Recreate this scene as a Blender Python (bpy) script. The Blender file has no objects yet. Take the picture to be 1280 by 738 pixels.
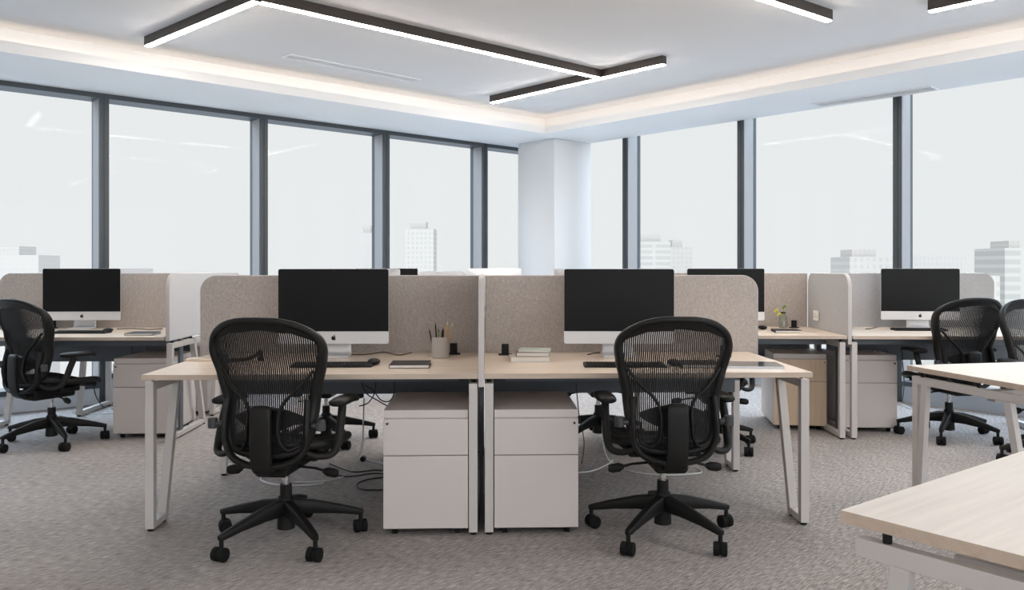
import bpy, math, random
from mathutils import Vector, Matrix
random.seed(7)
PI = math.pi
sc = bpy.context.scene
COL = sc.collection

# ------------------------------------------------------------------ camera
H, F, YH = 1.24, 1034.0, 335.0            # eye height, focal length in pixels, horizon row
cam_d = bpy.data.cameras.new('camera'); cam = bpy.data.objects.new('camera', cam_d); COL.objects.link(cam)
cam.location = (0, 0, H); cam.rotation_euler = (PI/2, 0, 0)
cam_d.sensor_width = 36; cam_d.lens = F/1280*36; cam_d.shift_y = -(369-YH)/1280
cam_d.clip_start = 0.05; cam_d.clip_end = 3000
sc.camera = cam

# ------------------------------------------------------------------ sky, exposure
sc.view_settings.view_transform = 'Standard'; sc.view_settings.look = 'None'
sc.view_settings.exposure = 0.0; sc.view_settings.gamma = 1.0; sc.view_settings.use_curve_mapping = False
HORIZON = (0.835, 0.855, 0.862)
ZENITH, BEHIND, BELOW = 10.0, 4.7, 1.9
LED_COL = (1.0, 0.84, 0.70)
COVE_W, BAR_W = 3.1, 92.0
w = bpy.data.worlds.new('sky'); sc.world = w; w.use_nodes = True
nt = w.node_tree; nt.nodes.clear()
def N(nt, t, **k):
    n = nt.nodes.new(t)
    for a, b in k.items(): setattr(n, a, b)
    return n
def link(nt, a, b): nt.links.new(a, b)
tc = N(nt, 'ShaderNodeTexCoord'); sx = N(nt, 'ShaderNodeSeparateXYZ'); link(nt, tc.outputs['Generated'], sx.inputs[0])
mz = N(nt, 'ShaderNodeMapRange'); mz.inputs[1].default_value = 0.26; mz.inputs[2].default_value = 0.6; mz.inputs[3].default_value = 0; mz.inputs[4].default_value = 1
link(nt, sx.outputs['Z'], mz.inputs[0])
my = N(nt, 'ShaderNodeMapRange'); my.inputs[1].default_value = 0.1; my.inputs[2].default_value = -0.7; my.inputs[3].default_value = 0; my.inputs[4].default_value = 1
link(nt, sx.outputs['Y'], my.inputs[0])
m1 = N(nt, 'ShaderNodeMath', operation='MULTIPLY_ADD'); link(nt, mz.outputs[0], m1.inputs[0]); m1.inputs[1].default_value = ZENITH-1; m1.inputs[2].default_value = 1
m2 = N(nt, 'ShaderNodeMath', operation='MULTIPLY_ADD'); link(nt, my.outputs[0], m2.inputs[0]); m2.inputs[1].default_value = BEHIND-1; link(nt, m1.outputs[0], m2.inputs[2])
md = N(nt, 'ShaderNodeMapRange'); md.inputs[1].default_value = -0.16; md.inputs[2].default_value = -0.5; md.inputs[3].default_value = 0; md.inputs[4].default_value = 1
link(nt, sx.outputs['Z'], md.inputs[0])
m3 = N(nt, 'ShaderNodeMath', operation='MULTIPLY_ADD'); link(nt, md.outputs[0], m3.inputs[0]); m3.inputs[1].default_value = BELOW-1; link(nt, m2.outputs[0], m3.inputs[2])
cm = N(nt, 'ShaderNodeMix', data_type='RGBA'); cm.inputs['A'].default_value = (*HORIZON, 1); cm.inputs['B'].default_value = (0.63, 0.80, 0.99, 1)
mxx = N(nt, 'ShaderNodeMath', operation='MAXIMUM'); link(nt, mz.outputs[0], mxx.inputs[0]); link(nt, md.outputs[0], mxx.inputs[1]); link(nt, mxx.outputs[0], cm.inputs['Factor'])
bg = N(nt, 'ShaderNodeBackground'); link(nt, cm.outputs['Result'], bg.inputs[0]); link(nt, m3.outputs[0], bg.inputs[1])
wo = N(nt, 'ShaderNodeOutputWorld'); link(nt, bg.outputs[0], wo.inputs[0])
cy = sc.cycles
cy.use_denoising = True; cy.max_bounces = 10; cy.diffuse_bounces = 6; cy.glossy_bounces = 4; cy.transparent_max_bounces = 16
cy.sample_clamp_indirect = 6; cy.caustics_reflective = False; cy.caustics_refractive = False

# ------------------------------------------------------------------ room basis: u along the left glass wall, v towards it
_l = math.hypot(.745, .667)
LU = Vector((.745/_l, .667/_l, 0)); NV = Vector((-.667/_l, .745/_l, 0))
def R(u, v, z): return LU*u + NV*v + Vector((0, 0, z))
def P(px, py, z):
    """point of the photograph at world height z"""
    Y = F*(H-z)/(py-YH)
    return Vector(((px-640)/F*Y, Y, z))

# ------------------------------------------------------------------ materials
MATS = {}
def mat(name, col, rough=.5, metal=0, spec=.5, emit=None, es=0):
    m = bpy.data.materials.new(name); m.use_nodes = True
    b = m.node_tree.nodes['Principled BSDF']
    b.inputs['Base Color'].default_value = (*col, 1); b.inputs['Roughness'].default_value = rough
    b.inputs['Metallic'].default_value = metal; b.inputs['Specular IOR Level'].default_value = spec
    if emit: b.inputs['Emission Color'].default_value = (*emit, 1); b.inputs['Emission Strength'].default_value = es
    MATS[name] = m
    return m
def bsdf(m): return m.node_tree.nodes['Principled BSDF']
def coords(nt, scale=(1, 1, 1), rot=(0, 0, 0), src='Object'):
    t = N(nt, 'ShaderNodeTexCoord'); mp = N(nt, 'ShaderNodeMapping'); link(nt, t.outputs[src], mp.inputs[0])
    mp.inputs['Scale'].default_value = scale; mp.inputs['Rotation'].default_value = rot
    return mp.outputs[0]
def noise(nt, vec, scale, detail=3, rough=.5):
    n = N(nt, 'ShaderNodeTexNoise'); link(nt, vec, n.inputs['Vector']); n.inputs['Scale'].default_value = scale
    n.inputs['Detail'].default_value = detail; n.inputs['Roughness'].default_value = rough
    return n.outputs['Fac']
def ramp(nt, fac, stops):
    r = N(nt, 'ShaderNodeValToRGB'); link(nt, fac, r.inputs[0]); e = r.color_ramp.elements
    while len(e) < len(stops): e.new(.5)
    for k, (p, c) in enumerate(stops): e[k].position = p; e[k].color = (*c, 1)
    return r.outputs[0]
def bump(m, fac, strength, dist):
    nt = m.node_tree; b = N(nt, 'ShaderNodeBump'); link(nt, fac, b.inputs['Height'])
    b.inputs['Strength'].default_value = strength; b.inputs['Distance'].default_value = dist
    link(nt, b.outputs[0], bsdf(m).inputs['Normal'])

def speckle(m, scale, lo, hi):
    """fine even tooth of moulded plastic or powder coat, as a small change of roughness and relief"""
    nt = m.node_tree; f = noise(nt, coords(nt), scale, 2)
    mr = N(nt, 'ShaderNodeMapRange'); link(nt, f, mr.inputs[0]); mr.inputs[3].default_value = lo; mr.inputs[4].default_value = hi
    link(nt, mr.outputs[0], bsdf(m).inputs['Roughness']); bump(m, f, .08, .0005)

paint = mat('white_paint', (.86, .86, .86), .85, spec=.2); speckle(paint, 60, .8, .9)
ceil_m = mat('ceiling_paint', (.74, .735, .735), .9, spec=.1); speckle(ceil_m, 60, .85, .95)
col_paint = mat('column_paint', (.68, .685, .695), .7, spec=.3); speckle(col_paint, 60, .65, .75)
alu = mat('dark_aluminium', (.065, .075, .085), .42, .2, .3); speckle(alu, 120, .38, .48)
sky_sheen_m = mat('painted_sky_sheen', (.36, .365, .38), .45); speckle(sky_sheen_m, 120, .4, .5)  # sky reflection on the mullion sides, put into a lighter colour
sill_m = mat('black_sill', (.03, .033, .038), .5); speckle(sill_m, 120, .45, .55)
cab = mat('cabinet_enamel', (.56, .515, .495), .45, spec=.4); speckle(cab, 150, .4, .5)
seam = mat('seam_shadow', (.10, .09, .085), .8); speckle(seam, 80, .7, .85)
frame_m = mat('powder_coat_steel', (.50, .475, .46), .42, spec=.4); speckle(frame_m, 200, .38, .48)
blackp = mat('black_plastic', (.008, .008, .008), .5, spec=.22); speckle(blackp, 200, .45, .6)
blackr = mat('black_rubber', (.008, .008, .008), .75, spec=.15); speckle(blackr, 200, .7, .8)
graphite = mat('graphite_frame', (.010, .0098, .0095), .5, spec=.22); speckle(graphite, 240, .4, .52)
meshm = mat('pellicle_thread', (.010, .010, .0105), .6, spec=.25); speckle(meshm, 400, .55, .7)
greyp = mat('grey_plastic', (.075, .08, .085), .4); speckle(greyp, 200, .35, .45)
knob_m = mat('knob_plastic', (.032, .034, .037), .45); speckle(knob_m, 200, .4, .5)
chrome = mat('brushed_chrome', (.55, .55, .55), .28, 1); speckle(chrome, 90, .22, .34)
silver = mat('silver_aluminium', (.68, .68, .69), .5, .4); speckle(silver, 220, .47, .54)
screen_g = mat('dark_screen_glass', (.0055, .006, .0065), .45, spec=.16); speckle(screen_g, 20, .42, .48)
modesty = mat('slate_panel', (.075, .085, .10), .55); speckle(modesty, 150, .5, .6)
tray_m = mat('tray_blue_grey', (.12, .14, .165), .5); speckle(tray_m, 150, .45, .55)
cable_b = mat('black_cable', (.01, .01, .011), .5); speckle(cable_b, 100, .45, .6)
cable_w = mat('white_cable', (.62, .63, .64), .5); speckle(cable_w, 100, .45, .6)
cover = mat('black_cover', (.012, .010, .010), .6, spec=.2); speckle(cover, 300, .55, .7)
paper = mat('paper', (.72, .69, .64), .8); speckle(paper, 100, .75, .85)
cup_m = mat('cup_ceramic', (.50, .46, .42), .5); speckle(cup_m, 120, .45, .55)
pencil_y = mat('pencil_yellow', (.62, .38, .10), .5); speckle(pencil_y, 100, .45, .55)
pencil_g = mat('pen_green', (.18, .30, .06), .4); speckle(pencil_g, 100, .35, .45)
bar_m = mat('bronze_profile', (.06, .05, .045), .4, .4); speckle(bar_m, 150, .35, .45)
led = mat('led_diffuser', (.9, .9, .9), .6, emit=(1, .905, .81), es=BAR_W); speckle(led, 30, .55, .65)
cove = mat('cove_led_strip', (.9, .9, .9), .6, emit=LED_COL, es=COVE_W); speckle(cove, 30, .55, .65)
socket_m = mat('socket_white', (.75, .73, .68), .4); speckle(socket_m, 100, .35, .45)
flower_m = mat('flower_yellow', (.65, .62, .06), .6); speckle(flower_m, 60, .5, .7)
leafm = mat('leaf_green', (.16, .28, .05), .5); speckle(leafm, 60, .4, .6)
book_r = mat('book_cover_maroon', (.10, .035, .03), .5); speckle(book_r, 100, .45, .55)
book_g = mat('book_cover_sage', (.42, .47, .42), .5); speckle(book_g, 100, .45, .55)
book_c = mat('book_cover_cream', (.62, .56, .50), .5); speckle(book_c, 100, .45, .55)
grille = mat('vent_slats', (.42, .43, .44), .5); speckle(grille, 100, .45, .55)
trackpad = mat('brushed_tablet', (.42, .43, .45), .12, 1); speckle(trackpad, 220, .1, .15)

def make_wood(name, base, dark, rough, vert=False):
    m = mat(name, base, rough, spec=.45); nt = m.node_tree
    v = coords(nt, (22, 22, 1.2) if vert else (1.2, 22, 22))
    a = noise(nt, v, 2.2, 5, .6)
    v2 = coords(nt, (260, 260, 4) if vert else (4, 260, 260)); b = noise(nt, v2, 1, 2)
    mx = N(nt, 'ShaderNodeMath', operation='MULTIPLY_ADD'); link(nt, b, mx.inputs[0]); mx.inputs[1].default_value = .35; link(nt, a, mx.inputs[2])
    c = ramp(nt, mx.outputs[0], [(.35, dark), (.62, base), (.85, tuple(min(1, x*1.08) for x in base))])
    link(nt, c, bsdf(m).inputs['Base Color']); bump(m, b, .06, .0006)
    return m
wood = make_wood('pale_oak_top', (.76, .635, .515), (.66, .53, .415), .27)
wood_v = make_wood('oak_front', (.58, .44, .31), (.48, .35, .235), .45, True)
glare_top = make_wood('oak_top_glare', (.78, .72, .66), (.72, .65, .58), .30)  # oak whitened to hold the window's reflection in its colour

def make_fabric(name, c0, c1):
    m = mat(name, c0, .95, spec=.1); nt = m.node_tree
    a = noise(nt, coords(nt, (60, 60, 420)), 1, 3); b = noise(nt, coords(nt, (420, 420, 60)), 1, 3)
    ad = N(nt, 'ShaderNodeMath', operation='ADD'); link(nt, a, ad.inputs[0]); link(nt, b, ad.inputs[1])
    hf = N(nt, 'ShaderNodeMath', operation='MULTIPLY'); link(nt, ad.outputs[0], hf.inputs[0]); hf.inputs[1].default_value = .5
    c = ramp(nt, hf.outputs[0], [(.36, c1), (.64, c0)])
    link(nt, c, bsdf(m).inputs['Base Color']); bump(m, hf.outputs[0], .4, .0015)
    return m
fabric = make_fabric('taupe_weave', (.51, .46, .425), (.32, .285, .26))
fabric_l = make_fabric('grey_weave', (.60, .615, .64), (.52, .53, .55))
piping = mat('panel_edge', (.50, .47, .46), .6); speckle(piping, 200, .55, .65)

def make_carpet():
    m = mat('carpet_weave', (.2, .19, .18), 1.0, spec=.05); nt = m.node_tree
    rot = (0, 0, R(1, 0, 0).xy.angle_signed(Vector((1, 0)))*-1)
    v = coords(nt, (1, 1, 1), (0, 0, -math.atan2(.667, .745)))
    st = N(nt, 'ShaderNodeMapping'); link(nt, v, st.inputs[0]); st.inputs['Scale'].default_value = (20, 165, 1)
    a = noise(nt, st.outputs[0], 1, 4, .6)
    b = noise(nt, v, 260, 2)
    big = noise(nt, v, 1.1, 2)
    ad = N(nt, 'ShaderNodeMath', operation='MULTIPLY_ADD'); link(nt, b, ad.inputs[0]); ad.inputs[1].default_value = .38; link(nt, a, ad.inputs[2])
    ad2 = N(nt, 'ShaderNodeMath', operation='MULTIPLY_ADD'); link(nt, big, ad2.inputs[0]); ad2.inputs[1].default_value = .12; link(nt, ad.outputs[0], ad2.inputs[2])
    c = ramp(nt, ad2.outputs[0], [(.50, (.115, .106, .102)), (.72, (.30, .276, .265)), (.93, (.54, .50, .48))])
    link(nt, c, bsdf(m).inputs['Base Color']); bump(m, ad.outputs[0], .6, .004)
    return m
carpet = make_carpet()

def make_glass():
    m = bpy.data.materials.new('window_glass'); m.use_nodes = True; nt = m.node_tree; nt.nodes.clear()
    t = N(nt, 'ShaderNodeBsdfTransparent'); t.inputs[0].default_value = (.985, .99, .99, 1)
    g = N(nt, 'ShaderNodeBsdfGlossy'); g.inputs['Roughness'].default_value = .015
    f = N(nt, 'ShaderNodeFresnel'); f.inputs[0].default_value = 1.085
    mx = N(nt, 'ShaderNodeMixShader'); link(nt, f.outputs[0], mx.inputs[0]); link(nt, t.outputs[0], mx.inputs[1]); link(nt, g.outputs[0], mx.inputs[2])
    o = N(nt, 'ShaderNodeOutputMaterial'); link(nt, mx.outputs[0], o.inputs[0])
    return m
glass = make_glass()
def make_clear():
    m = mat('clear_bottle_glass', (.85, .9, .85), .03); bsdf(m).inputs['Transmission Weight'].default_value = .9; return m
clear = make_clear()
def make_facade(name, a, b, sx_, sz_):
    m = mat(name, a, .9, spec=0); nt = m.node_tree
    br = N(nt, 'ShaderNodeTexBrick'); link(nt, coords(nt, (1, 1, 1), (PI/2, 0, 0)), br.inputs['Vector'])
    br.offset = 0; br.inputs['Color1'].default_value = (*b, 1); br.inputs['Color2'].default_value = (*[x*.96 for x in b], 1); br.inputs['Mortar'].default_value = (*a, 1)
    br.inputs['Scale'].default_value = 1; br.inputs['Brick Width'].default_value = sx_; br.inputs['Row Height'].default_value = sz_; br.inputs['Mortar Size'].default_value = sz_*.22
    link(nt, br.outputs['Color'], bsdf(m).inputs['Base Color'])
    return m
FA, FB = .172, .161  # distance haze is put into these close, low-contrast colours
facade = [make_facade('haze_pale_facade', (FA*1.14, FA, FA*.87), (FB*1.10, FB*.98, FB*.86), 3.2, 3.6),
          make_facade('hazy_facade', (FA*1.14, FA*1.0, FA*.88), (FA*1.08, FA*.96, FA*.84), 2.4, 3.4),
          make_facade('banded_facade', (FA*1.12, FA, FA*.87), (FB*1.04, FB*.94, FB*.82), 30, 4)]

edge_m = make_wood('oak_edge_band', (.47, .385, .31), (.38, .30, .235), .5)
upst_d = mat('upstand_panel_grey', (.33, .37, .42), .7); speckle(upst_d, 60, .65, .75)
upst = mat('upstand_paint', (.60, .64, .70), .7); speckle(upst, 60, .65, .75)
fabric_g = make_fabric('mid_grey_weave', (.43, .425, .43), (.34, .335, .34))
# ------------------------------------------------------------------ mesh builder
class MB:
    def __init__(s): s.v = []; s.f = []
    def add(s, vs, fs, M=None):
        o = len(s.v)
        s.v += [tuple(M @ Vector(p)) if M else tuple(p) for p in vs]
        s.f += [[o+i for i in q] for q in fs]; return s
    def box(s, x0, x1, y0, y1, z0, z1, M=None):
        vs = [(x, y, z) for z in (z0, z1) for y in (y0, y1) for x in (x0, x1)]
        return s.add(vs, [(0, 2, 3, 1), (4, 5, 7, 6), (0, 1, 5, 4), (2, 6, 7, 3), (0, 4, 6, 2), (1, 3, 7, 5)], M)
    def prism(s, pts, a, b, axis='y', M=None):
        """polygon pts in the plane normal to axis, extruded a..b"""
        n = len(pts)
        def mk(p, t): return {'y': (p[0], t, p[1]), 'z': (p[0], p[1], t), 'x': (t, p[0], p[1])}[axis]
        vs = [mk(p, a) for p in pts] + [mk(p, b) for p in pts]
        fs = [list(range(n)), list(range(2*n-1, n-1, -1))] + [(i+n, (i+1) % n+n, (i+1) % n, i) for i in range(n)]
        return s.add(vs, fs, M)
    def tube(s, pts, ra, rb=None, seg=10, closed=False, up=(0, 0, 1), power=1.0, M=None):
        """swept section: ra half width across (side direction), rb half depth; numbers or one per point"""
        pts = [Vector(p) for p in pts]; n = len(pts)
        ra = ra if hasattr(ra, '__len__') else [ra]*n
        rb = ra if rb is None else (rb if hasattr(rb, '__len__') else [rb]*n)
        up = Vector(up); vs = []
        prev = None
        for i, p in enumerate(pts):
            if closed: t = pts[(i+1) % n]-pts[i-1]
            else: t = pts[min(i+1, n-1)]-pts[max(i-1, 0)]
            t.normalize()
            side = up.cross(t)
            if side.length < .15:
                side = prev if prev is not None else Vector((1, 0, 0)).cross(t)
            side = (side - t*side.dot(t)).normalized(); prev = side
            dep = t.cross(side)
            for k in range(seg):
                a = 2*PI*k/seg; c, d = math.cos(a), math.sin(a)
                if power != 1: c = math.copysign(abs(c)**power, c); d = math.copysign(abs(d)**power, d)
                vs.append(p+side*(ra[i]*c)+dep*(rb[i]*d))
        fs = []
        m = n if closed else n-1
        for i in range(m):
            j = (i+1) % n
            for k in range(seg):
                l = (k+1) % seg
                fs.append((i*seg+k, i*seg+l, j*seg+l, j*seg+k))
        if not closed: fs += [list(range(seg-1, -1, -1)), [(n-1)*seg+k for k in range(seg)]]
        return s.add(vs, fs, M)
    def cyl(s, a, b, r, r2=None, seg=20, M=None):
        a, b = Vector(a), Vector(b); t = (b-a).normalized()
        up = (0, 0, 1) if abs(t.z) < .9 else (0, 1, 0)
        return s.tube([a, b], [r, r if r2 is None else r2], None, seg, up=up, M=M)
    def lathe(s, prof, c=(0, 0, 0), seg=24, M=None):
        vs = []; n = len(prof)
        for r, z in prof:
            for k in range(seg):
                a = 2*PI*k/seg; vs.append((c[0]+r*math.cos(a), c[1]+r*math.sin(a), c[2]+z))
        fs = [(i*seg+k, i*seg+(k+1) % seg, (i+1)*seg+(k+1) % seg, (i+1)*seg+k) for i in range(n-1) for k in range(seg)]
        fs += [list(range(seg-1, -1, -1)), [(n-1)*seg+k for k in range(seg)]]
        return s.add(vs, fs, M)
    def build(s, name, m, parent=None, bevel=0, smooth=False, loc=None, bseg=2):
        me = bpy.data.meshes.new(name); me.from_pydata(s.v, [], s.f); me.validate(); me.update()
        me.materials.append(m)
        o = bpy.data.objects.new(name, me); COL.objects.link(o)
        if parent: o.parent = parent
        if loc is not None: o.location = loc
        if smooth:
            for p in me.polygons: p.use_smooth = True
            me.set_sharp_from_angle(angle=math.radians(42))
        if bevel:
            b = o.modifiers.new('bevel', 'BEVEL'); b.width = bevel; b.segments = bseg; b.limit_method = 'ANGLE'; b.angle_limit = math.radians(40)
        return o
def spline(pts, n=6, closed=False):
    """Catmull-Rom through pts (tuples of any length)"""
    out = []; m = len(pts)
    rng = range(m) if closed else range(m-1)
    for i in rng:
        p0 = pts[(i-1) % m] if closed or i > 0 else pts[0]
        p1 = pts[i]; p2 = pts[(i+1) % m]
        p3 = pts[(i+2) % m] if closed or i+2 < m else pts[-1]
        for k in range(n):
            t = k/n
            out.append(tuple(.5*((2*b)+(-a+c)*t+(2*a-5*b+4*c-d)*t*t+(-a+3*b-3*c+d)*t**3) for a, b, c, d in zip(p0, p1, p2, p3)))
    if not closed: out.append(tuple(pts[-1]))
    return out
def rrect(x0, x1, z0, z1, r, seg=6):
    """rounded rectangle; r = radii of (bottom-left, bottom-right, top-right, top-left)"""
    if not hasattr(r, '__len__'): r = [r]*4
    out = []
    for (cx, cz, a0, rr) in ((x0, z0, PI, r[0]), (x1, z0, 1.5*PI, r[1]), (x1, z1, 0, r[2]), (x0, z1, .5*PI, r[3])):
        sx_ = 1 if cx == x0 else -1; sz_ = 1 if cz == z0 else -1
        if rr <= 0: out.append((cx, cz)); continue
        for k in range(seg+1):
            a = a0+PI/2*k/seg; out.append((cx+sx_*rr+rr*math.cos(a), cz+sz_*rr+rr*math.sin(a)))
    return out
def tag(o, label, cat, group=None, kind=None):
    if label: o['label'] = label
    if cat: o['category'] = cat
    if group: o['group'] = group
    if kind: o['kind'] = kind
    return o
def empty(name, loc=(0, 0, 0), rz=0, label=None, cat=None, group=None):
    o = bpy.data.objects.new(name, None); COL.objects.link(o); o.location = loc; o.rotation_euler = (0, 0, rz); o.empty_display_size = .1
    return tag(o, label, cat, group)
def struct(name, mb, m, parent=None, **k):
    o = mb.build(name, m, parent, **k); o['kind'] = 'structure'; return o
def kids(o): return [c for c in bpy.data.objects if c.parent == o]
def copy_tree(o, parent=None):
    c = o.copy(); COL.objects.link(c)
    if parent: c.parent = parent
    for ch in kids(o): copy_tree(ch, c)
    return c
def place(o, loc, rz, label, group=None):
    o.location = loc; o.rotation_euler = (0, 0, rz); o['label'] = label
    if group: o['group'] = group
    return o
class Frame:
    """local frame of a desk run: x to the right, y away from the camera"""
    def __init__(s, X, Y, deg):
        s.o = Vector((X, Y, 0)); s.a = math.radians(deg); s.M = Matrix.Rotation(s.a, 3, 'Z')
    def __call__(s, x, y, z=0): return s.o + s.M @ Vector((x, y, z))
    def inv(s, p): return s.M.transposed() @ (Vector(p)-s.o)

# ================================================================== THE ROOM
U0, V0 = -6.0, -6.0
UW, VW = 7.785, 8.10                 # room faces of the mullions
UG, VG = UW+.19, VW+.20              # glass lines
UI, VI = 6.82, 7.03                  # inner edge of the dropped soffit
ZS, ZC, ZL = 2.83, 3.04, 2.913
TR = .15
def rb(mb, u0, u1, v0, v1, z0, z1):
    vs = [R(u, v, z) for z in (z0, z1) for v in (v0, v1) for u in (u0, u1)]
    return mb.add(vs, [(0, 2, 3, 1), (4, 5, 7, 6), (0, 1, 5, 4), (2, 6, 7, 3), (0, 4, 6, 2), (1, 3, 7, 5)])
struct('floor', rb(MB(), U0, UG+.1, V0, VG+.1, -.12, 0), carpet)
c = MB()
rb(c, U0, UI+TR, V0, VI+TR, ZC, ZC+.1)                         # raised ceiling
struct('ceiling', c, ceil_m)
t = MB(); rb(t, U0, UI, VI, VW, ZS, ZS+.02); rb(t, UI, UW, V0, VW, ZS, ZS+.02)
rb(t, U0, UI+.02, VI, VI+.02, ZS+.02, ZL); rb(t, UI, UI+.02, V0, VI, ZS+.02, ZL)
struct('trim_1', t, paint)                                      # dropped soffit with its cove lip
t = MB(); rb(t, U0, UI+TR+.02, VI+TR, VI+TR+.02, ZS+.02, ZC); rb(t, UI+TR, UI+TR+.02, V0, VI+TR, ZS+.02, ZC)
struct('trim_2', t, paint)                                      # cove upstand
s = MB(); rb(s, U0, UI+.08, VI+.055, VI+.085, ZS+.021, ZS+.03); rb(s, UI+.055, UI+.085, V0, VI+.055, ZS+.021, ZS+.03)
tag(s.build('cove_light_strip', cove), 'warm light strip hidden in the cove around the raised ceiling', 'light')
# behind the camera: a wide open window band; a solid wall on the left
for nm, (a, b, c_, d) in {'wall_back': (U0-.2, UG, V0-.2, V0), 'wall_west': (U0-.2, U0, V0, VG)}.items():
    m = MB(); rb(m, a, b, c_, d, 0, .35 if nm == 'wall_back' else ZC+.1)
    if nm == 'wall_back': rb(m, a, b, c_, d, 2.75, ZC+.1)
    struct(nm, m, paint)
m = MB(); rb(m, U0, UG+.1, VW+.04, VG+.1, ZS, ZC+.1); rb(m, UW+.0, UG+.1, V0, VW, ZC-.02, ZC+.1); rb(m, UI+TR, UW, V0, VW, ZS+.1, ZS+.12)
struct('trim_3', m, paint)
# column in the corner
co = P(692.8, 172.6, ZS)
cu, cv = co.dot(LU), co.dot(NV)
struct('wall_column', rb(MB(), cu, cu+.66, cv, cv+.66, 0, ZS-.001), col_paint, bevel=.006)
struct('wall_corner', rb(MB(), UW+.02, UG+.1, VW+.02, VG+.1, 0, ZS), alu)
# ---- left glass wall
lu = [-3.77, -2.27, -.77, .73, 2.225, 3.768, 5.269, 6.758, UG]
k = 1
for i in range(len(lu)):
    a = lu[i-1]+.078 if i else U0; b = lu[i]
    sz = .19 if b < 2.3 else .27
    e = MB()
    if i < len(lu)-1: rb(e, b, b+.078, VW, VG+.06, 0, ZS)
    rb(e, a, b, VW, VG+.04, ZS-.045, ZS); rb(e, a, b, VW, VG+.02, sz-.045, sz)
    f_ = MB(); rb(f_, a, b, VG-.004, VG+.012, sz, ZS-.045)
    wn = struct('window_%d' % k, e, alu)
    pn = struct('window_pane', f_, glass, wn)
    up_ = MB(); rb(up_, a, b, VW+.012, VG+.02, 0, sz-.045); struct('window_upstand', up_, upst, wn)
    li = MB()
    if i < len(lu)-1: rb(li, b+.034, b+.039, VW-.004, VW, .0, ZS); struct('mullion_joint', li, sill_m, wn); jb = MB(); rb(jb, b-.003, b, VW+.03, VG-.004, sz, ZS-.045); struct('mullion_sky_sheen', jb, sky_sheen_m, wn)  # pale strip stands in for sky reflected on the mullion side
    k += 1
# ---- right glass wall (positions along v)
rv = [6.663, 5.043, 3.376, 1.74, .11, -1.52, -3.15, -4.78]
hi = VW
for i in range(len(rv)+1):
    b = rv[i] if i < len(rv) else V0
    lo = b
    e = MB()
    if i < len(rv): rb(e, UW, UG+.06, b-.078, b, 0, ZS+.1)
    rb(e, UW, UG+.02, lo, hi, .15, .19); 
    wn = struct('window_%d' % k, e, alu)
    f_ = MB(); rb(f_, UG-.004, UG+.012, lo, hi, .19, ZC-.02); struct('window_pane', f_, glass, wn)
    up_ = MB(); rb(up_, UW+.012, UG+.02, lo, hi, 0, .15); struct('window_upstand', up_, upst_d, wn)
    if i < len(rv):
        li = MB(); rb(li, UW-.004, UW, b-.046, b-.041, 0, ZS); struct('mullion_joint', li, sill_m, wn); jb = MB(); rb(jb, UW+.012, UG-.004, b-.081, b-.078, .19, ZS+.1); struct('mullion_sky_sheen', jb, sky_sheen_m, wn)  # same painted sky reflection on the right wall's mullion sides
    hi = b-.078; k += 1

# ---- linear ceiling lights
ZB = 2.965
def bar(parent, p, q, w_=.055, trim0=0, trim1=0):
    d = (q-p).normalized(); p = p+d*trim0; q = q-d*trim1
    s_ = Vector((-d.y, d.x, 0))
    h = MB(); vs = []
    for z in (ZB+.004, ZC-.0005):
        for a in (p, q):
            for sg in (-1, 1): x = a+s_*(sg*w_/2); vs.append((x.x, x.y, z))
    fs = [(0, 1, 3, 2), (4, 6, 7, 5), (0, 2, 6, 4), (1, 5, 7, 3), (0, 4, 5, 1), (2, 3, 7, 6)]
    h.add(vs, fs); hb = h.build('housing', bar_m, parent)
    g = MB(); vs = []
    for z in (ZB-.002, ZB+.006):
        for a in (p+d*.004, q-d*.004):
            for sg in (-1, 1): x = a+s_*(sg*(w_/2-.006)); vs.append((x.x, x.y, z))
    g.add(vs, fs); g.build('diffuser', led, hb)
pA0, pA1 = P(320, 2.5, ZB), P(754, 99.2, ZB)
L1 = empty('linear_ceiling_light', (0, 0, 0), 0, 'long dark bar light crossing the ceiling with glowing side branches at both ends', 'ceiling light', 'linear ceiling lights')
bar(L1, P(184.5, 58.5, ZB), pA0); bar(L1, pA0, pA1, trim0=.03, trim1=.03); bar(L1, P(614.5, 129.2, ZB), P(830.5, 80.8, ZB))
L2 = empty('linear_ceiling_light', (0, 0, 0), 0, 'dark bar light whose end enters at the top edge, nearer the middle of the photo', 'ceiling light', 'linear ceiling lights')
b0 = P(1036.5, 27, ZB); b1 = P(945, -3, ZB); bar(L2, b1+(b1-b0)*1.2, b0)
L3 = empty('linear_ceiling_light', (0, 0, 0), 0, 'dark bar light at the top right corner, glow on its underside', 'ceiling light', 'linear ceiling lights')
b0 = P(1161.5, 15.2, ZB); b1 = P(1232, 0, ZB); bar(L3, b0, b1+(b1-b0)*1.5)
for (ua, va, ub_, vb, lb) in ((-1.5, -1.2, -1.5, 2.2, 'added unseen bar light over the middle of the room, left of the camera'), (1.2, -3.6, 5.2, -3.6, 'added unseen long bar light behind the camera, parallel to the left windows'),
                            (-4.2, -3.0, -4.2, 1.5, 'added unseen bar light behind and far left of the camera'), (4.6, -2.2, 4.6, 1.2, 'added unseen bar light above the nearest glare-whitened desk')):
    Lx = empty('linear_ceiling_light', (0, 0, 0), 0, lb, 'ceiling light', 'linear ceiling lights'); bar(Lx, R(ua, va, ZB), R(ub_, vb, ZB))  # extra bars out of view, added to brighten the desks
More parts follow.
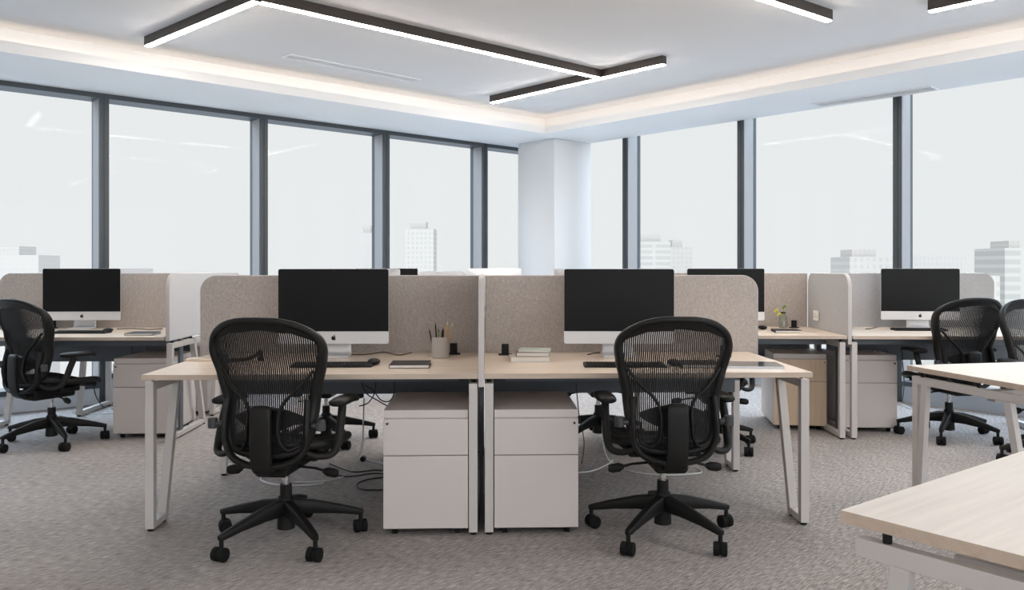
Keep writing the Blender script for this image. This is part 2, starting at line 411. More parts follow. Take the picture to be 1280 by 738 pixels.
# ---- slot air vents
def vent(quad, z, label, name='air_vent'):
    pts = [P(x, y, z) for x, y in quad]
    c0 = sum(pts, Vector())/4
    d = ((pts[1]-pts[0])+(pts[2]-pts[3])).normalized(); s_ = Vector((-d.y, d.x, 0))
    Ln = ((pts[1]-pts[0]).length+(pts[2]-pts[3]).length)/2; W = abs((pts[3]-pts[0]).dot(s_)); W = max(W, .07)
    e = empty(name, c0, math.atan2(d.y, d.x), label, 'vent', 'slot air vents')
    m = MB(); t_ = .014
    m.box(-Ln/2, Ln/2, -W/2, -W/2+t_, -.008, 0); m.box(-Ln/2, Ln/2, W/2-t_, W/2, -.008, 0); m.box(-Ln/2, -Ln/2+t_, -W/2+t_, W/2-t_, -.008, 0); m.box(Ln/2-t_, Ln/2, -W/2+t_, W/2-t_, -.008, 0)
    m.build('vent_frame', paint, e)
    g = MB(); g.box(-Ln/2+t_, Ln/2-t_, -W/2+t_, W/2-t_, -.001, 0); g.build('vent_backing', grille, e)
    n = 3
    for i in range(n):
        y = -W/2+t_+(W-2*t_)*(i+.5)/n
        g = MB(); g.box(-Ln/2+t_, Ln/2-t_, y-.004, y+.004, -.006, -.0011); g.build('slat', paint, e)
vent([(352, 71), (518, 103), (524, 98), (362, 67)], ZC, 'slim slot vent in the raised ceiling under the long bar light')
vent([(1018, 134), (1166, 112), (1172, 107), (1022, 128)], ZS, 'slim slot vent in the lower soffit above the right windows')

# ================================================================== THE CITY, beyond the glass
def tower(px0, px1, ytop, dist, mi, name='office_tower', label=None, depth=25, step=None, rz=0):
    x0, x1 = (px0-640)/F*dist, (px1-640)/F*dist; zt = H+(YH-ytop)/F*dist
    e = empty(name, ((x0+x1)/2, dist+depth/2, -90), rz, label, 'building')
    hw = (x1-x0)/2
    MB().box(-hw, hw, -depth/2, depth/2, 0, zt+90).build('facade', facade[mi], e)
    if step: MB().box(-hw*step, hw*step*.6, -depth*.3, depth*.3, zt+90, zt+90+dist*.009).build('roof_block', facade[1], e)
    return e
tower(506, 542, 286, 620, 0, label='pale round-shouldered tower in the haze left of the column', step=.7)
tower(448, 469, 291, 700, 1, label='slim pale tower seen left of the fourth mullion', step=.6)
tower(797, 838, 302, 560, 2, label='banded pale building behind the window just right of the column', step=.8)
tower(834, 866, 309, 640, 0, label='lower pale block beside the banded building', step=.5)
tower(1062, 1116, 321, 420, 0, label='blue-grey block behind the mullion left of the right computer', step=.7)
tower(1140, 1207, 320, 480, 1, label='wide hazy block above the right desk screen')
tower(1256, 1300, 310, 380, 2, label='pale tower at the right edge of the view', step=.4)
tower(1216, 1250, 345, 330, 0, label='low hazy building near the right edge')
tower(-30, 48, 319, 520, 1, label='low hazy building behind the far left window')
tower(-10, 24, 308, 700, 0, label='faint taller block at the left edge of the view')

# ================================================================== TASK CHAIR (front = +y)
def back_y(x, z):
    pts = [(.36, -.205), (.45, -.222), (.55, -.222), (.66, -.205), (.78, -.225), (.9, -.262), (1.06, -.325)]
    for (a, ya), (b, yb) in zip(pts, pts[1:]):
        if z <= b: t_ = (z-a)/(b-a); t_ = t_*t_*(3-2*t_); y = ya+(yb-ya)*max(0, t_); break
    else: y = pts[-1][1]
    return y+.75*x*x
OUT = [(0, 1.020, .012), (.09, 1.016, .012), (.165, .994, .014), (.222, .952, .017), (.243, .900, .020), (.234, .835, .023), (.216, .765, .025),
       (.199, .690, .026), (.192, .62, .026), (.186, .55, .024), (.172, .49, .020), (.135, .452, .017), (.07, .435, .015), (0, .430, .014)]
def make_chair():
    r = empty('task_chair', (0, 0, 0), 0, 'black mesh task chair', 'chair', 'black mesh task chairs')
    # base
    b = MB()
    for i in range(5):
        a = 2*PI*i/5; d = Vector((math.sin(a), math.cos(a), 0))
        b.tube([d*.02+Vector((0, 0, .150)), d*.12+Vector((0, 0, .143)), d*.24+Vector((0, 0, .122)), d*.335+Vector((0, 0, .100)), d*.35+Vector((0, 0, .098))],
               [.024, .021, .018, .015, .010], [.038, .031, .021, .014, .010], 12, power=.45)
        b.cyl(d*.338+Vector((0, 0, .045)), d*.338+Vector((0, 0, .10)), .010, seg=10)
    b.cyl((0, 0, .055), (0, 0, .20), .040, .034, 24)
    b.build('base', blackp, r, smooth=True)
    for i in range(5):
        a = 2*PI*i/5; d = Vector((math.sin(a), math.cos(a), 0)); al = a+random.uniform(-1.2, 1.2)
        ax = Vector((math.cos(al), math.sin(al), 0)); c_ = d*.338+Vector((0, 0, .0305))+Vector((-ax.y, ax.x, 0))*.008
        m = MB()
        for s_ in (-1, 1):
            q = c_+ax*s_*.017
            m.tube([q-ax*.013, q-ax*.010, q+ax*.010, q+ax*.013], [.024, .030, .030, .024], None, 18)
        m.tube([c_-ax*.004, c_+ax*.004], .026, None, 14)
        m.build('caster', blackr, r, smooth=True)
    m = MB(); m.cyl((0, 0, .05), (0, 0, .255), .0265, .0265, 20); m.build('column_sleeve', blackp, r, smooth=True)
    m = MB(); m.cyl((0, 0, .25), (0, 0, .335), .0155, .0155, 18); m.build('gas_cylinder', chrome, r, smooth=True)
    # mechanism
    m = MB(); m.prism(rrect(-.075, .075, .325, .405, .02), -.17, .13, 'y'); m.prism(rrect(-.17, .17, .372, .41, .015), -.05, .10, 'y')
    m.build('tilt_mechanism', blackp, r, bevel=.008)
    for s_ in (-1, 1):
        m = MB(); m.tube([(s_*.06, -.03, .345), (s_*.15, -.035, .34), (s_*.205, -.04, .328)], .006, None, 8)
        m.tube([(s_*.19, -.04, .33), (s_*.21, -.04, .326), (s_*.245, -.042, .322), (s_*.262, -.042, .322)], [.010, .021, .021, .014], [.007, .011, .011, .007], 12, up=(0, 1, 0))
        m.build('lever', blackp, r, smooth=True)
    # seat
    ring = []
    for i in range(40):
        a = 2*PI*i/40; c_, s_ = math.cos(a), math.sin(a)
        x = math.copysign(abs(c_)**.55, c_)*.245; y = .035+math.copysign(abs(s_)**.6, s_)*.235
        z = .455-(.045*max(0, (y-.12)/.15)**2)+.02*max(0, (-y-.05)/.15)
        ring.append((x*(1-.10*max(0, -y/.2)), y, z))
    m = MB(); m.tube(ring, .020, .020, 10, closed=True); m.build('seat_frame', graphite, r, smooth=True)
    g = MB(); nseg = len(ring); cx_, cy_ = 0, .035; vs = []; rings = 6
    for j in range(rings+1):
        t_ = j/rings
        for (x, y, z) in ring: vs.append((cx_+(x-cx_)*t_, cy_+(y-cy_)*t_, (z-.0)*(1)-.022*(1-t_*t_)+.008))
    fs = [(j*nseg+i, j*nseg+(i+1) % nseg, (j+1)*nseg+(i+1) % nseg, (j+1)*nseg+i) for j in range(rings) for i in range(nseg)]
    g.add(vs, fs); o = g.build('seat_mesh', meshm, r, smooth=True); so = o.modifiers.new('solid', 'SOLIDIFY'); so.thickness = .008
    m = MB()                                                    # pan under the seat
    for s_ in (-1, 1):
        m.tube([(s_*.10, .05, .395), (s_*.18, .06, .415), (s_*.24, .07, .44)], [.02, .02, .018], [.012, .012, .012], 10)
        m.tube([(s_*.10, -.05, .395), (s_*.17, -.08, .41), (s_*.215, -.12, .45)], [.02, .02, .018], [.012]*3, 10)
    m.tube([(-.16, .22, .415), (0, .235, .405), (.16, .22, .415)], .03, .012, 10, up=(0, 1, 0))
    m.build('seat_pan', blackp, r, smooth=True)
    # back frame
    half = spline(OUT, 5)
    loop = [(x, z, w_) for x, z, w_ in half] + [(-x, z, w_) for x, z, w_ in half[-2:0:-1]]
    dep = lambda z: .012+.024*max(0, min(1, (1.0-z)/.12))*max(.25, min(1, (z-.40)/.15))
    pts = [(x, back_y(x, z)+dep(z)-.014, z) for x, z, w_ in loop]
    m = MB(); m.tube(pts, [q[2]*.62+.006 for q in loop], [dep(q[1]) for q in loop], 14, closed=True, up=(0, 1, 0), power=.8)
    # crescent under the top rail
    n = 30; vs = []
    for i in range(n+1):
        x = -.225+.45*i/n
        zt = max(z for (xx, z, _) in half if True and abs(abs(x)-xx) == min(abs(abs(x)-q[0]) for q in half if q[1] > .9) and z > .9)
        zb = .970+.006*math.cos(x/.225*2*PI)
        zb = min(zb-max(0, abs(x)-.13)*.55, zt-.004)
        for zz in (zt, zb):
            for yy in (-.006, .006): vs.append((x, back_y(x, zz)+yy, zz))
    fs = []
    for i in range(n):
        a = i*4; b_ = a+4
        fs += [(a, b_, b_+2, a+2), (a+1, a+3, b_+3, b_+1), (a+2, b_+2, b_+3, a+3), (a, a+1, b_+1, b_)]
    m.add(vs, fs)
    m.build('back_frame', graphite, r, smooth=True)
    # woven back: upright threads
    right = [(z, x) for x, z, _ in half]
    def wid(z):
        best = 0
        for (x0, z0, _), (x1, z1, _) in zip(half, half[1:]):
            if min(z0, z1) <= z <= max(z0, z1) and abs(z1-z0) > 1e-6:
                t_ = (z-z0)/(z1-z0); best = max(best, x0+(x1-x0)*t_)
        return best
    m = MB(); sp = .0088; hw = .0030
    nx = int(.245/sp)
    zs = [.435+.58*i/44 for i in range(45)]
    for k_ in range(-nx, nx+1):
        x = k_*sp; run = []
        for z in zs+[None]:
            ok = z is not None and abs(x) < wid(z)-.004
            if ok: run.append(z)
            elif run:
                if len(run) > 2:
                    vs = []; fs = []
                    for zz in run[::2]+([run[-1]] if len(run) % 2 == 0 else []):
                        y = back_y(x, zz)+.004
                        vs += [(x-hw, y-.0012, zz), (x+hw, y-.0012, zz), (x+hw, y+.0012, zz), (x-hw, y+.0012, zz)]
                    for i in range(len(vs)//4-1):
                        for q in range(4): fs.append((i*4+q, i*4+(q+1) % 4, i*4+4+(q+1) % 4, i*4+4+q))
                    fs += [(3, 2, 1, 0), tuple(len(vs)-4+q for q in range(4))]
                    m.add(vs, fs)
                run = []
    m.build('back_mesh', meshm, r)
    # harness behind the mesh
    m = MB()
    for s_ in (-1, 1):
        p = spline([(s_*.205, back_y(.205, .80)-.008, .80), (s_*.155, back_y(.155, .735)-.022, .735), (s_*.095, back_y(.09, .675)-.030, .675), (s_*.070, back_y(.07, .63)-.034, .625),
                    (s_*.068, back_y(.07, .56)-.034, .56), (s_*.075, back_y(.07, .50)-.030, .50), (s_*.105, back_y(.1, .462)-.02, .462), (s_*.15, back_y(.15, .47)-.01, .478)], 4)
        m.tube(p, .0075, [.010+.004*math.sin(i/len(p)*PI) for i in range(len(p))], 10, up=(0, 1, 0))
    m.tube([(-.07, back_y(0, .63)-.034, .632), (0, back_y(0, .65)-.036, .645), (.07, back_y(0, .63)-.034, .632)], .007, .016, 8, up=(0, 1, 0))
    m.build('back_harness', graphite, r, smooth=True)
    m = MB(); n = 16; vs = []
    for i in range(n+1):
        x = -.15+.30*i/n; e_ = 1-(x/.15)**2
        zt, zb = .60+.035*e_, .585-.055*e_
        for zz in (zt, zb):
            for yy in (-.004, .004): vs.append((x, back_y(x, zz)+.016+yy, zz))
    m.add(vs, [f_ for i in range(n) for f_ in ((i*4, i*4+4, i*4+6, i*4+2), (i*4+1, i*4+3, i*4+7, i*4+5), (i*4+2, i*4+6, i*4+7, i*4+3), (i*4, i*4+1, i*4+5, i*4+4))])
    m.build('lumbar_pad', graphite, r, smooth=True)
    # spine plate
    m = MB(); p = [(0, -.262, .642), (0, -.272, .635), (0, -.276, .60), (0, -.276, .50), (0, -.268, .42), (0, -.245, .375), (0, -.20, .355), (0, -.14, .36)]
    m.tube(spline(p, 4), [.034]+[.046]*28, [.008]+[.016]*28, 16, up=(1, 0, 0)) if False else None
    q = spline(p, 4); wv = [.030 if i == 0 else (.041 if i < 3 else .047) for i in range(len(q))]
    m.tube(q, [.014]*len(q), wv, 16, up=(1, 0, 0), power=.45)
    m.build('spine_plate', graphite, r, smooth=True)
    # lower yoke carrying back and arms
    m = MB()
    p = [(.178, back_y(.17, .665)-.012, .672), (.182, back_y(.17, .62)-.020, .62), (.184, back_y(.17, .55)-.022, .54), (.178, -.218, .475), (.145, -.232, .425), (.08, -.244, .398), (0, -.248, .392)]
    p = spline(p+[(-x, y, z) for x, y, z in p[-2::-1]], 4)
    m.tube(p, .014, .021, 12, up=(0, 1, 0)); m.build('back_yoke', graphite, r, smooth=True)
    # arms
    for s_ in (-1, 1):
        m = MB(); p = spline([(s_*.165, -.20, .448), (s_*.215, -.175, .425), (s_*.262, -.13, .428), (s_*.276, -.09, .47), (s_*.276, -.055, .55), (s_*.274, -.03, .60), (s_*.272, -.02, .628)], 4)
        m.tube(p, [.012+.006*min(1, i/12) for i in range(len(p))], [.014+.008*min(1, i/12) for i in range(len(p))], 12, up=(0, 1, 0))
        ob = m.build('armrest', graphite, r, smooth=True)
        m = MB(); p = [(s_*.272, y, .640+.004*math.cos(y*9)-(0.012 if y > .12 else 0)) for y in (-.118, -.112, -.09, -.04, .03, .09, .125, .14, .145)]
        wv = [.012, .028, .040, .046, .046, .042, .034, .022, .010]
        m.tube(p, wv, [.006, .012, .016, .017, .017, .016, .013, .009, .005], 16, power=.85); m.build('arm_pad', blackp, ob, smooth=True)
        m = MB(); m.cyl((s_*.243, -.215, .545), (s_*.243, -.215, .590), .021, .021, 18); m.cyl((s_*.20, -.21, .565), (s_*.243, -.215, .565), .012, .012, 10)
        kb = m.build('height_knob', knob_m, ob, smooth=True, bevel=.004)
    return r
chair0 = make_chair()
def chair(X, Y, deg, label, first=False, base=0):
    c_ = chair0 if first else copy_tree(chair0)
    for q in kids(c_):
        if q.name.split('.')[0] in ('base', 'caster'): q.rotation_euler = (0, 0, math.radians(base-deg))
    return place(c_, (X, Y, 0), math.radians(deg), label)
chair(.700, 3.840, 3, 'black mesh task chair at the right front desk, seen from behind')
chair(-3.250, 5.840, -27, 'black mesh task chair by the far left desk near the window, turned to the right', base=7)
chair(3.200, 6.060, 8, 'black mesh task chair at the far right desk with the computer')
chair(3.44, 5.22, 172, 'black mesh task chair cut off by the right edge of the photo', base=15)
chair(-1.33, 5.92, 176, 'black mesh task chair behind the left front chair, across the desk')
chair(.62, 5.95, 184, 'black mesh task chair between the right drawer unit and the right front chair')
chair(1.36, 5.72, -3, 'black mesh task chair hidden behind the right front screen end')

chair(-1.030, 3.770, -7, 'black mesh task chair at the left front desk, seen from behind', True)

# ================================================================== DESKS
def tabletop(x0, x1, y0, y1, m_, e):
    o_ = MB().box(x0, x1, y0, y1, DZ-TH, DZ).build('tabletop', m_, e, bevel=.0012)
    o_.data.materials.append(edge_m)
    for p in o_.data.polygons:
        if abs(p.normal.z) < .5: p.material_index = 1
    return o_
DZ, TH = .75, .025
def leg_loop(y0, y1b, y1t, z1=.703, t_=.040, yback=None):
    """loop in the y-z plane: upright at y0, foot rail to y1b, slanted leg up to y1t"""
    m = MB(); h = t_/2
    d = 1 if y1t > y0 else -1
    m.box(-h, h, *sorted((y0, y0+d*t_)), .012, z1)
    m.box(-h, h, *sorted((y0+d*t_, y1b)), .012, .012+t_*.8)
    a = (y1b, .012); b = (y1t, z1)
    m.prism([(a[0]-d*t_, a[1]), (a[0], a[1]), (b[0], b[1]), (b[0]-d*t_, b[1])] if d > 0 else [(a[0], a[1]), (a[0]+t_, a[1]), (b[0]+t_, b[1]), (b[0], b[1])], -h, h, 'x')
    m.box(-h, h, *sorted((y0+d*t_, (yback if yback is not None else y1t))), z1-t_, z1)
    return m
def build_desk(fr, x0, x1, y0, y1, label, legs, wood_m=wood, group='desks', tray=None, mod=None, rail=True):
    w_ = x1-x0; cx_ = (x0+x1)/2
    e = empty('office_desk', fr(cx_, y0), fr.a, label, 'desk', group)
    D = y1-y0
    tabletop(-w_/2, w_/2, 0, D, wood_m, e)
    for (lx, a, b, c_, yb) in legs:
        m = leg_loop(a, b, c_, yback=yb)
        lo = m.build('leg_frame', frame_m, e, bevel=.002, loc=(lx-cx_, 0, 0))
        sg = 1 if c_ > a else -1
        for yy in (min(a, c_)+.05, max(a, c_)-.05): MB().cyl((0, yy, .703), (0, yy, DZ-TH), .010, seg=10).build('spacer', blackp, lo)
        for yy in (a+sg*.02, b-sg*.02): MB().cyl((0, yy, 0), (0, yy, .013), .015, seg=12).build('foot_glide', blackr, lo)
    if rail:
        m = MB(); xs = sorted(l[0]-cx_ for l in legs); m.box(xs[0]+.02, xs[-1]-.02, rail, rail+.04, .66, .70); m.build('cross_rail', tray_m, e)
    if mod is not None:
        m = MB(); m.box(-w_/2+.05, w_/2-.05, mod, mod+.015, .50, .70); m.build('modesty_panel', modesty, e)
    if tray is not None:
        m = MB(); m.box(-w_/2+.12, w_/2-.12, tray, tray+.14, .615, .622); m.box(-w_/2+.12, w_/2-.12, tray, tray+.006, .622, .68); m.box(-w_/2+.12, w_/2-.12, tray+.134, tray+.14, .622, .72); m.build('cable_tray', tray_m, e)
    return e
def desk_screen(fr, x0, x1, y, label, rl=.09, rr=.09, z0=DZ-.03, z1=1.194, m=fabric):
    w_ = x1-x0
    e = empty('desk_screen', fr((x0+x1)/2, y), fr.a, label, 'desk screen', 'fabric desk screens')
    pts = rrect(-w_/2, w_/2, z0, z1, (0, 0, rr, rl), 8)
    MB().prism(pts, -.013, .013, 'y').build('fabric_panel', m, e, bevel=.005)
    p = [(a, 0, b) for a, b in pts]
    MB().tube(p, .0035, .0148, 6, closed=True, up=(0, 1, 0)).build('edge_piping', piping, e, smooth=True)
    return e
def divider(fr, x, y0, y1, label, z0=.69, z1=1.194, rf=.10, m=fabric_l):
    e = empty('desk_divider', fr(x, y0), fr.a, label, 'desk divider', 'fabric desk dividers')
    pts = rrect(0, y1-y0, z0, z1, (0, 0, rf, rf), 8)
    MB().prism(pts, -.013, .013, 'x').build('fabric_panel', m, e, bevel=.005)
    MB().tube([(0, a, b) for a, b in pts], .0035, .0148, 6, closed=True, up=(1, 0, 0)).build('edge_piping', piping, e, smooth=True)
    for yy in (.25, (y1-y0)-.25):
        MB().box(-.009, .009, yy-.03, yy+.03, .0, z0+.01).build('support_post', modesty, e)
    return e

M1 = Frame(-.143, 3.83, 1.8)
front = (.035, .215, .40)
def nearlegs(xl, xr): return [(xl, *front, .90), (xr, *front, .90)]
# leg x, upright y, foot end y, slanted top y, rail end y
build_desk(M1, -1.553, -.014, 0, .955, 'pale oak desk in the left front with the pencil cup on it',
           [(-1.557, .10, .28, .47, .90), (-.037, .004, .19, .38, .90)], rail=.62, tray=.72, group='paired oak desks')
build_desk(M1, .014, 1.553, 0, .955, 'pale oak desk in the right front with the stack of books on it',
           [(.037, .004, .19, .38, .90), (1.557, .10, .28, .47, .90)], rail=.62, tray=.72, group='paired oak desks')
build_desk(M1, -1.553, -.014, .985, 1.92, 'pale oak desk backing onto the left front desk, behind its screen',
           [(-1.543, .16, .34, .53, .90), (-.037, .90, .72, .53, .05)], rail=.35, mod=.06, group='paired oak desks')
build_desk(M1, .014, 1.553, .985, 1.92, 'pale oak desk backing onto the right front desk, behind its screen',
           [(.037, .90, .72, .53, .05), (1.543, .16, .34, .53, .90)], rail=.35, mod=.06, group='paired oak desks')
desk_screen(M1, -1.612, -.018, .97, 'taupe fabric screen behind the left front computer', rr=0)
desk_screen(M1, .018, 1.612, .97, 'taupe fabric screen behind the right front computer', rl=0)
divider(M1, 0, .0, 1.92, 'slim divider seen edge-on between the two front desks', m=fabric)

M2 = Frame(-2.44, 5.86, 1.8)
build_desk(M2, -1.58, -.03, 0, .941, 'pale oak desk at far left by the window with a computer and notebook',
           [(-1.52, .02, .72, .90, .90), (.004, .02, .74, .50, .90)], rail=.30, mod=.70)
build_desk(M2, -1.20, -.03, .98, 1.68, 'pale oak desk behind the far left screen against the window',
           [(-1.14, .66, .08, .20, .05), (-.04, .66, .08, .20, .05)], rail=.35)
desk_screen(M2, -1.71, -.02, .955, 'taupe fabric screen behind the far left computer', rr=0)
divider(M2, 0, 0, 1.70, 'grey divider panel facing right at the end of the far left desk', z0=.722)

M3 = Frame(2.435, 5.96, -2.8)
build_desk(M3, -1.58, -.02, 0, .941, 'pale oak desk with glass bottle of yellow flowers, right of the middle',
           [(-1.52, .02, .72, .90, .90), (-.05, .004, .74, .90, .90)], rail=.30, mod=.78)
build_desk(M3, .02, 1.56, 0, .941, 'pale oak desk at far right under the silver and black computer',
           [(.034, .004, .74, .90, .90), (1.50, .02, .72, .90, .90)], rail=.30, mod=.72)
desk_screen(M3, -1.64, -.018, .955, 'taupe fabric screen behind the glass bottle', rr=0)
desk_screen(M3, .018, 1.50, .955, 'grey fabric screen behind the far right computer', rl=0, m=fabric_g)
divider(M3, 0, 0, .94, 'grey divider with a power socket between the two right back desks', m=fabric_g)
# far middle desk near the left window, just its screen top and computer show
M4 = Frame(-.46, 7.66, 1.8)
build_desk(M4, -1.56, 0, 0, .941, 'pale oak desk far behind the left front screen',
           [(-1.50, .02, .72, .90, .90), (-.055, .02, .72, .90, .90)], rail=.30, mod=.78)
desk_screen(M4, -1.58, .02, .955, 'grey fabric screen top just showing above the left front screen', rl=.09, rr=.07, z1=1.20, m=fabric_l)
build_desk(Frame(-.16, 8.85, 1.8), -.42, .55, 0, .6, 'small pale desk at the back by the white column', [(-.38, .02, .40, .50, .55), (.50, .02, .40, .50, .55)], rail=.30)

# right-hand desks, turned to their own angles
D2 = Frame(1.985, 4.16, math.degrees(math.atan2(.223, 1.034)))       # corner = far left corner, local -y towards camera
def side_desk(fr, wx, dy, label, legs, wm, bars, foot):
    """bars = (y at the top, y at the floor) of each leg of an end frame; foot = spans of the foot rails"""
    e = empty('office_desk', fr(0, 0), fr.a, label, 'desk', 'glare-whitened desks at the right')
    tabletop(0, wx, -dy, 0, wm, e)
    for lx in legs:
        m = MB(); t_ = .038; h = t_/2; hx = .014
        m.box(-hx, hx, -dy+.03, -.025, .70-t_, .70)
        for yt, yb in bars:
            m.prism([(yb-h, .012), (yb+h, .012), (yt+h, .70-t_), (yt-h, .70-t_)], -hx, hx, 'x')
        for a_, b_ in foot: m.box(-hx, hx, b_, a_, .012, .044)
        lo = m.build('leg_frame', frame_m, e, bevel=.002, loc=(lx, 0, 0))
        for yy in (-.085, -.45, -dy+.10):
            g = MB(); g.cyl((0, yy, .70), (0, yy, DZ-TH), .009, seg=12); g.build('spacer', blackp, lo)
        for yy in (bars[0][1], bars[-1][1]):
            g = MB(); g.cyl((0, yy, 0), (0, yy, .013), .016, seg=12); g.build('foot_glide', blackr, lo)
    m = MB(); m.box(legs[0]+.02, legs[-1]-.02, -dy*.55, -dy*.55+.05, .645, .695); m.build('cross_rail', frame_m, e)
    return e
side_desk(D2, 1.6, .95, 'oak desk with window glare in its colour, cut off at the right, the farther of the two empty ones', (.024, 1.57), glare_top,
          [(-.045, -.045), (-.108, -.062), (-.62, -.76), (-.90, -.90)], [(-.045, -.062), (-.76, -.90)])
a3 = math.atan2(.610, .793)
D3 = Frame(.664, 1.673, math.degrees(a3))
d3 = side_desk(D3, 1.55, .90, 'oak desk corner with window glare in its colour, filling the bottom right, nearest the camera', (.025, 1.52), glare_top,
          [(-.115, -.06), (-.78, -.84)], [(-.06, -.84)])
MB().box(.227, .277, -.86, -.119, .60, .645).build('support_beam', frame_m, d3, bevel=.002)

# ================================================================== DRAWER UNITS
def make_pedestal(front_m, w_=.39, d_=.57, lock=-1):
    e = empty('drawer_unit', (0, 0, 0), 0, '', 'drawer unit', 'mobile drawer units')
    m = MB(); m.box(-w_/2, w_/2, .004, d_, .035, .58-.038); m.box(-w_/2, w_/2, 0, d_, .58-.036, .58)
    m.box(-w_/2+.01, w_/2-.01, .006, d_-.005, .58-.038, .58-.036)
    m.build('cabinet_body', cab, e, bevel=.0025)
    z0, zm, z1 = .035, .372, .5415
    MB().box(-w_/2, w_/2, -.014, .004, z0, zm-.002).build('drawer_front', front_m, e, bevel=.0015)
    d = MB().box(-w_/2, w_/2, -.014, .004, zm+.002, z1-.001).build('drawer_front', front_m, e, bevel=.0015)
    m = MB(); m.cyl((lock*(w_/2-.018), -.017, z1-.022), (lock*(w_/2-.018), -.012, z1-.022), .0085, seg=16); lk = m.build('lock', chrome, d)
    m = MB(); m.cyl((lock*(w_/2-.018), -.0185, z1-.022), (lock*(w_/2-.018), -.0165, z1-.022), .005, seg=12); m.build('keyhole', blackp, lk)
    MB().box(-w_/2+.01, w_/2-.01, .02, d_-.02, .024, .0352).build('base_plate', blackr, e)  # added black plate standing in for shade beneath the unit
    for sx_ in (-1, 1):
        for y in (.03, d_-.06):
            m = MB(); x = sx_*(w_/2-.05)
            m.cyl((x-.011, y, .0175), (x+.011, y, .0175), .0172, seg=14); m.box(x-.016, x+.016, y-.012, y+.012, .022, .0352)
            m.build('caster', blackr, e)
    return e
pl = make_pedestal(cab, lock=-1)
place(pl, M1(-.256, .0+.012), M1.a, 'white drawer unit under the left front desk, beside the centre legs')
pr = make_pedestal(cab, lock=1)
place(pr, M1(.256, .0+.012), M1.a, 'white drawer unit under the right front desk, beside the centre legs')
o = copy_tree(pl); place(o, M2(-.255, .17), M2.a, 'white drawer unit under the far left desk by the window')
o = copy_tree(pr); place(o, M3(.255, .30), M3.a, 'white drawer unit under the far right desk with its lock at the right')
pw = make_pedestal(wood_v, lock=1)
place(pw, M3(-.25, .36), M3.a - math.radians(5), 'drawer unit with oak fronts under the desk with the flower bottle')
o = copy_tree(pw); place(o, M2(-.28, 1.66), M2.a+PI, 'oak-fronted drawer unit under the desk behind the far left screen')
o = copy_tree(pl); place(o, M1(-.335, 1.80), M1.a+PI, 'grey-looking drawer unit in shade across the desk from the left front one')
o = copy_tree(pr); place(o, M1(.30, 1.80), M1.a+PI, 'grey-looking drawer unit in shade across the desk from the right front one')

# ================================================================== COMPUTERS
APPLE = [(0, .27), (.10, .33), (.24, .37), (.36, .33), (.43, .25), (.36, .17), (.32, .06), (.33, -.06), (.39, -.16), (.46, -.21), (.40, -.34), (.30, -.45), (.18, -.50), (0, -.44), (-.18, -.50),
         (-.30, -.43), (-.40, -.26), (-.45, -.06), (-.43, .14), (-.34, .29), (-.22, .36), (-.10, .34)]
def make_computer():
    e = empty('desktop_computer', (0, 0, 0), 0, '', 'computer', 'all-in-one computers')
    W, z0, z1, zc = .304, .070, .484, .139
    def sec(y, s_, r): return rrect(-W*s_, W*s_, z1-(z1-z0)*(.5+.5*s_), z1-(z1-z0)*(.5-.5*s_), r, 4)
    m = MB(); pr_ = [sec(0, 1, .012), sec(.006, 1, .012), sec(.02, .90, .02), sec(.04, .55, .02), sec(.045, .2, .02)]; ys = [0, .006, .018, .042, .046]
    n = len(pr_[0]); vs = []
    for p, y in zip(pr_, ys): vs += [(a, y, b) for a, b in p]
    fs = [list(range(n)), [(len(ys)-1)*n+i for i in range(n-1, -1, -1)]] + [(j*n+i, (j+1)*n+i, (j+1)*n+(i+1) % n, j*n+(i+1) % n) for j in range(len(ys)-1) for i in range(n)]
    m.add(vs, fs); m.build('housing', silver, e, smooth=True)
    g = MB(); g.prism(rrect(-W+.001, W-.001, zc, z1-.001, (.001, .001, .011, .011), 4), -.003, .001, 'y'); sg = g.build('display', screen_g, e)
    g = MB(); g.prism([(x*.027, z*.027+.103) for x, z in APPLE], -.0015, .001, 'y'); g.prism([(.0, .1125), (.0045, .1145), (.0068, .1195), (.0065, .1225), (.0025, .1200), (.0005, .1165)], -.0015, .001, 'y'); g.build('logo', blackp, e)
    m = MB(); m.cyl((0, -.0035, z1-.009), (0, -.001, z1-.009), .0022, seg=10); m.build('camera_dot', greyp, sg)
    # stand: neck and foot in one bent sheet
    m = MB(); p = spline([(0, .045, .22), (0, .050, .12), (0, .058, .05), (0, .050, .012), (0, .02, .006), (0, -.07, .005)], 4)
    m.tube(p, [.0045]*len(p), [.083+.012*i/len(p) for i in range(len(p))], 12, up=(1, 0, 0), power=.3); m.build('stand', silver, e, smooth=True)
    return e
def make_keyboard(w_=.40, d_=.115):
    e = empty('keyboard', (0, 0, 0), 0, '', 'keyboard', 'black keyboards')
    m = MB(); m.prism([(0, 0), (d_, 0), (d_, .016), (0, .007)], -w_/2, w_/2, 'x'); m.build('keyboard_body', cover, e, bevel=.002)
    m = MB(); nx, ny = 20, 5
    for j in range(ny):
        for i in range(nx):
            x = -w_/2+.01+(w_-.02)*i/nx; y = .008+(d_-.016)*j/ny; z = .0075+.0085*(y/d_)
            if j == 0 and 5 <= i <= 10:
                if i == 5: m.box(x, x+(w_-.02)*6/nx-.003, y, y+.017, z, z+.004)
                continue
            m.box(x, x+(w_-.02)/nx-.0035, y, y+.0165, z, z+.0045)
    m.build('key_rows', graphite, e)
    return e
def make_mouse():
    m = MB(); n = 9; p = []; a = []; b = []
    for i in range(n):
        t_ = i/(n-1); p.append((0, -.055+.11*t_, .016)); s_ = math.sqrt(max(.02, 1-(2*t_-1)**2)); a.append(.031*s_**.8+.002); b.append(.016*s_)
    m.tube(p, a, b, 16); o_ = m.build('computer_mouse', cover, None, smooth=True); return tag(o_, '', 'mouse', 'computer mice')
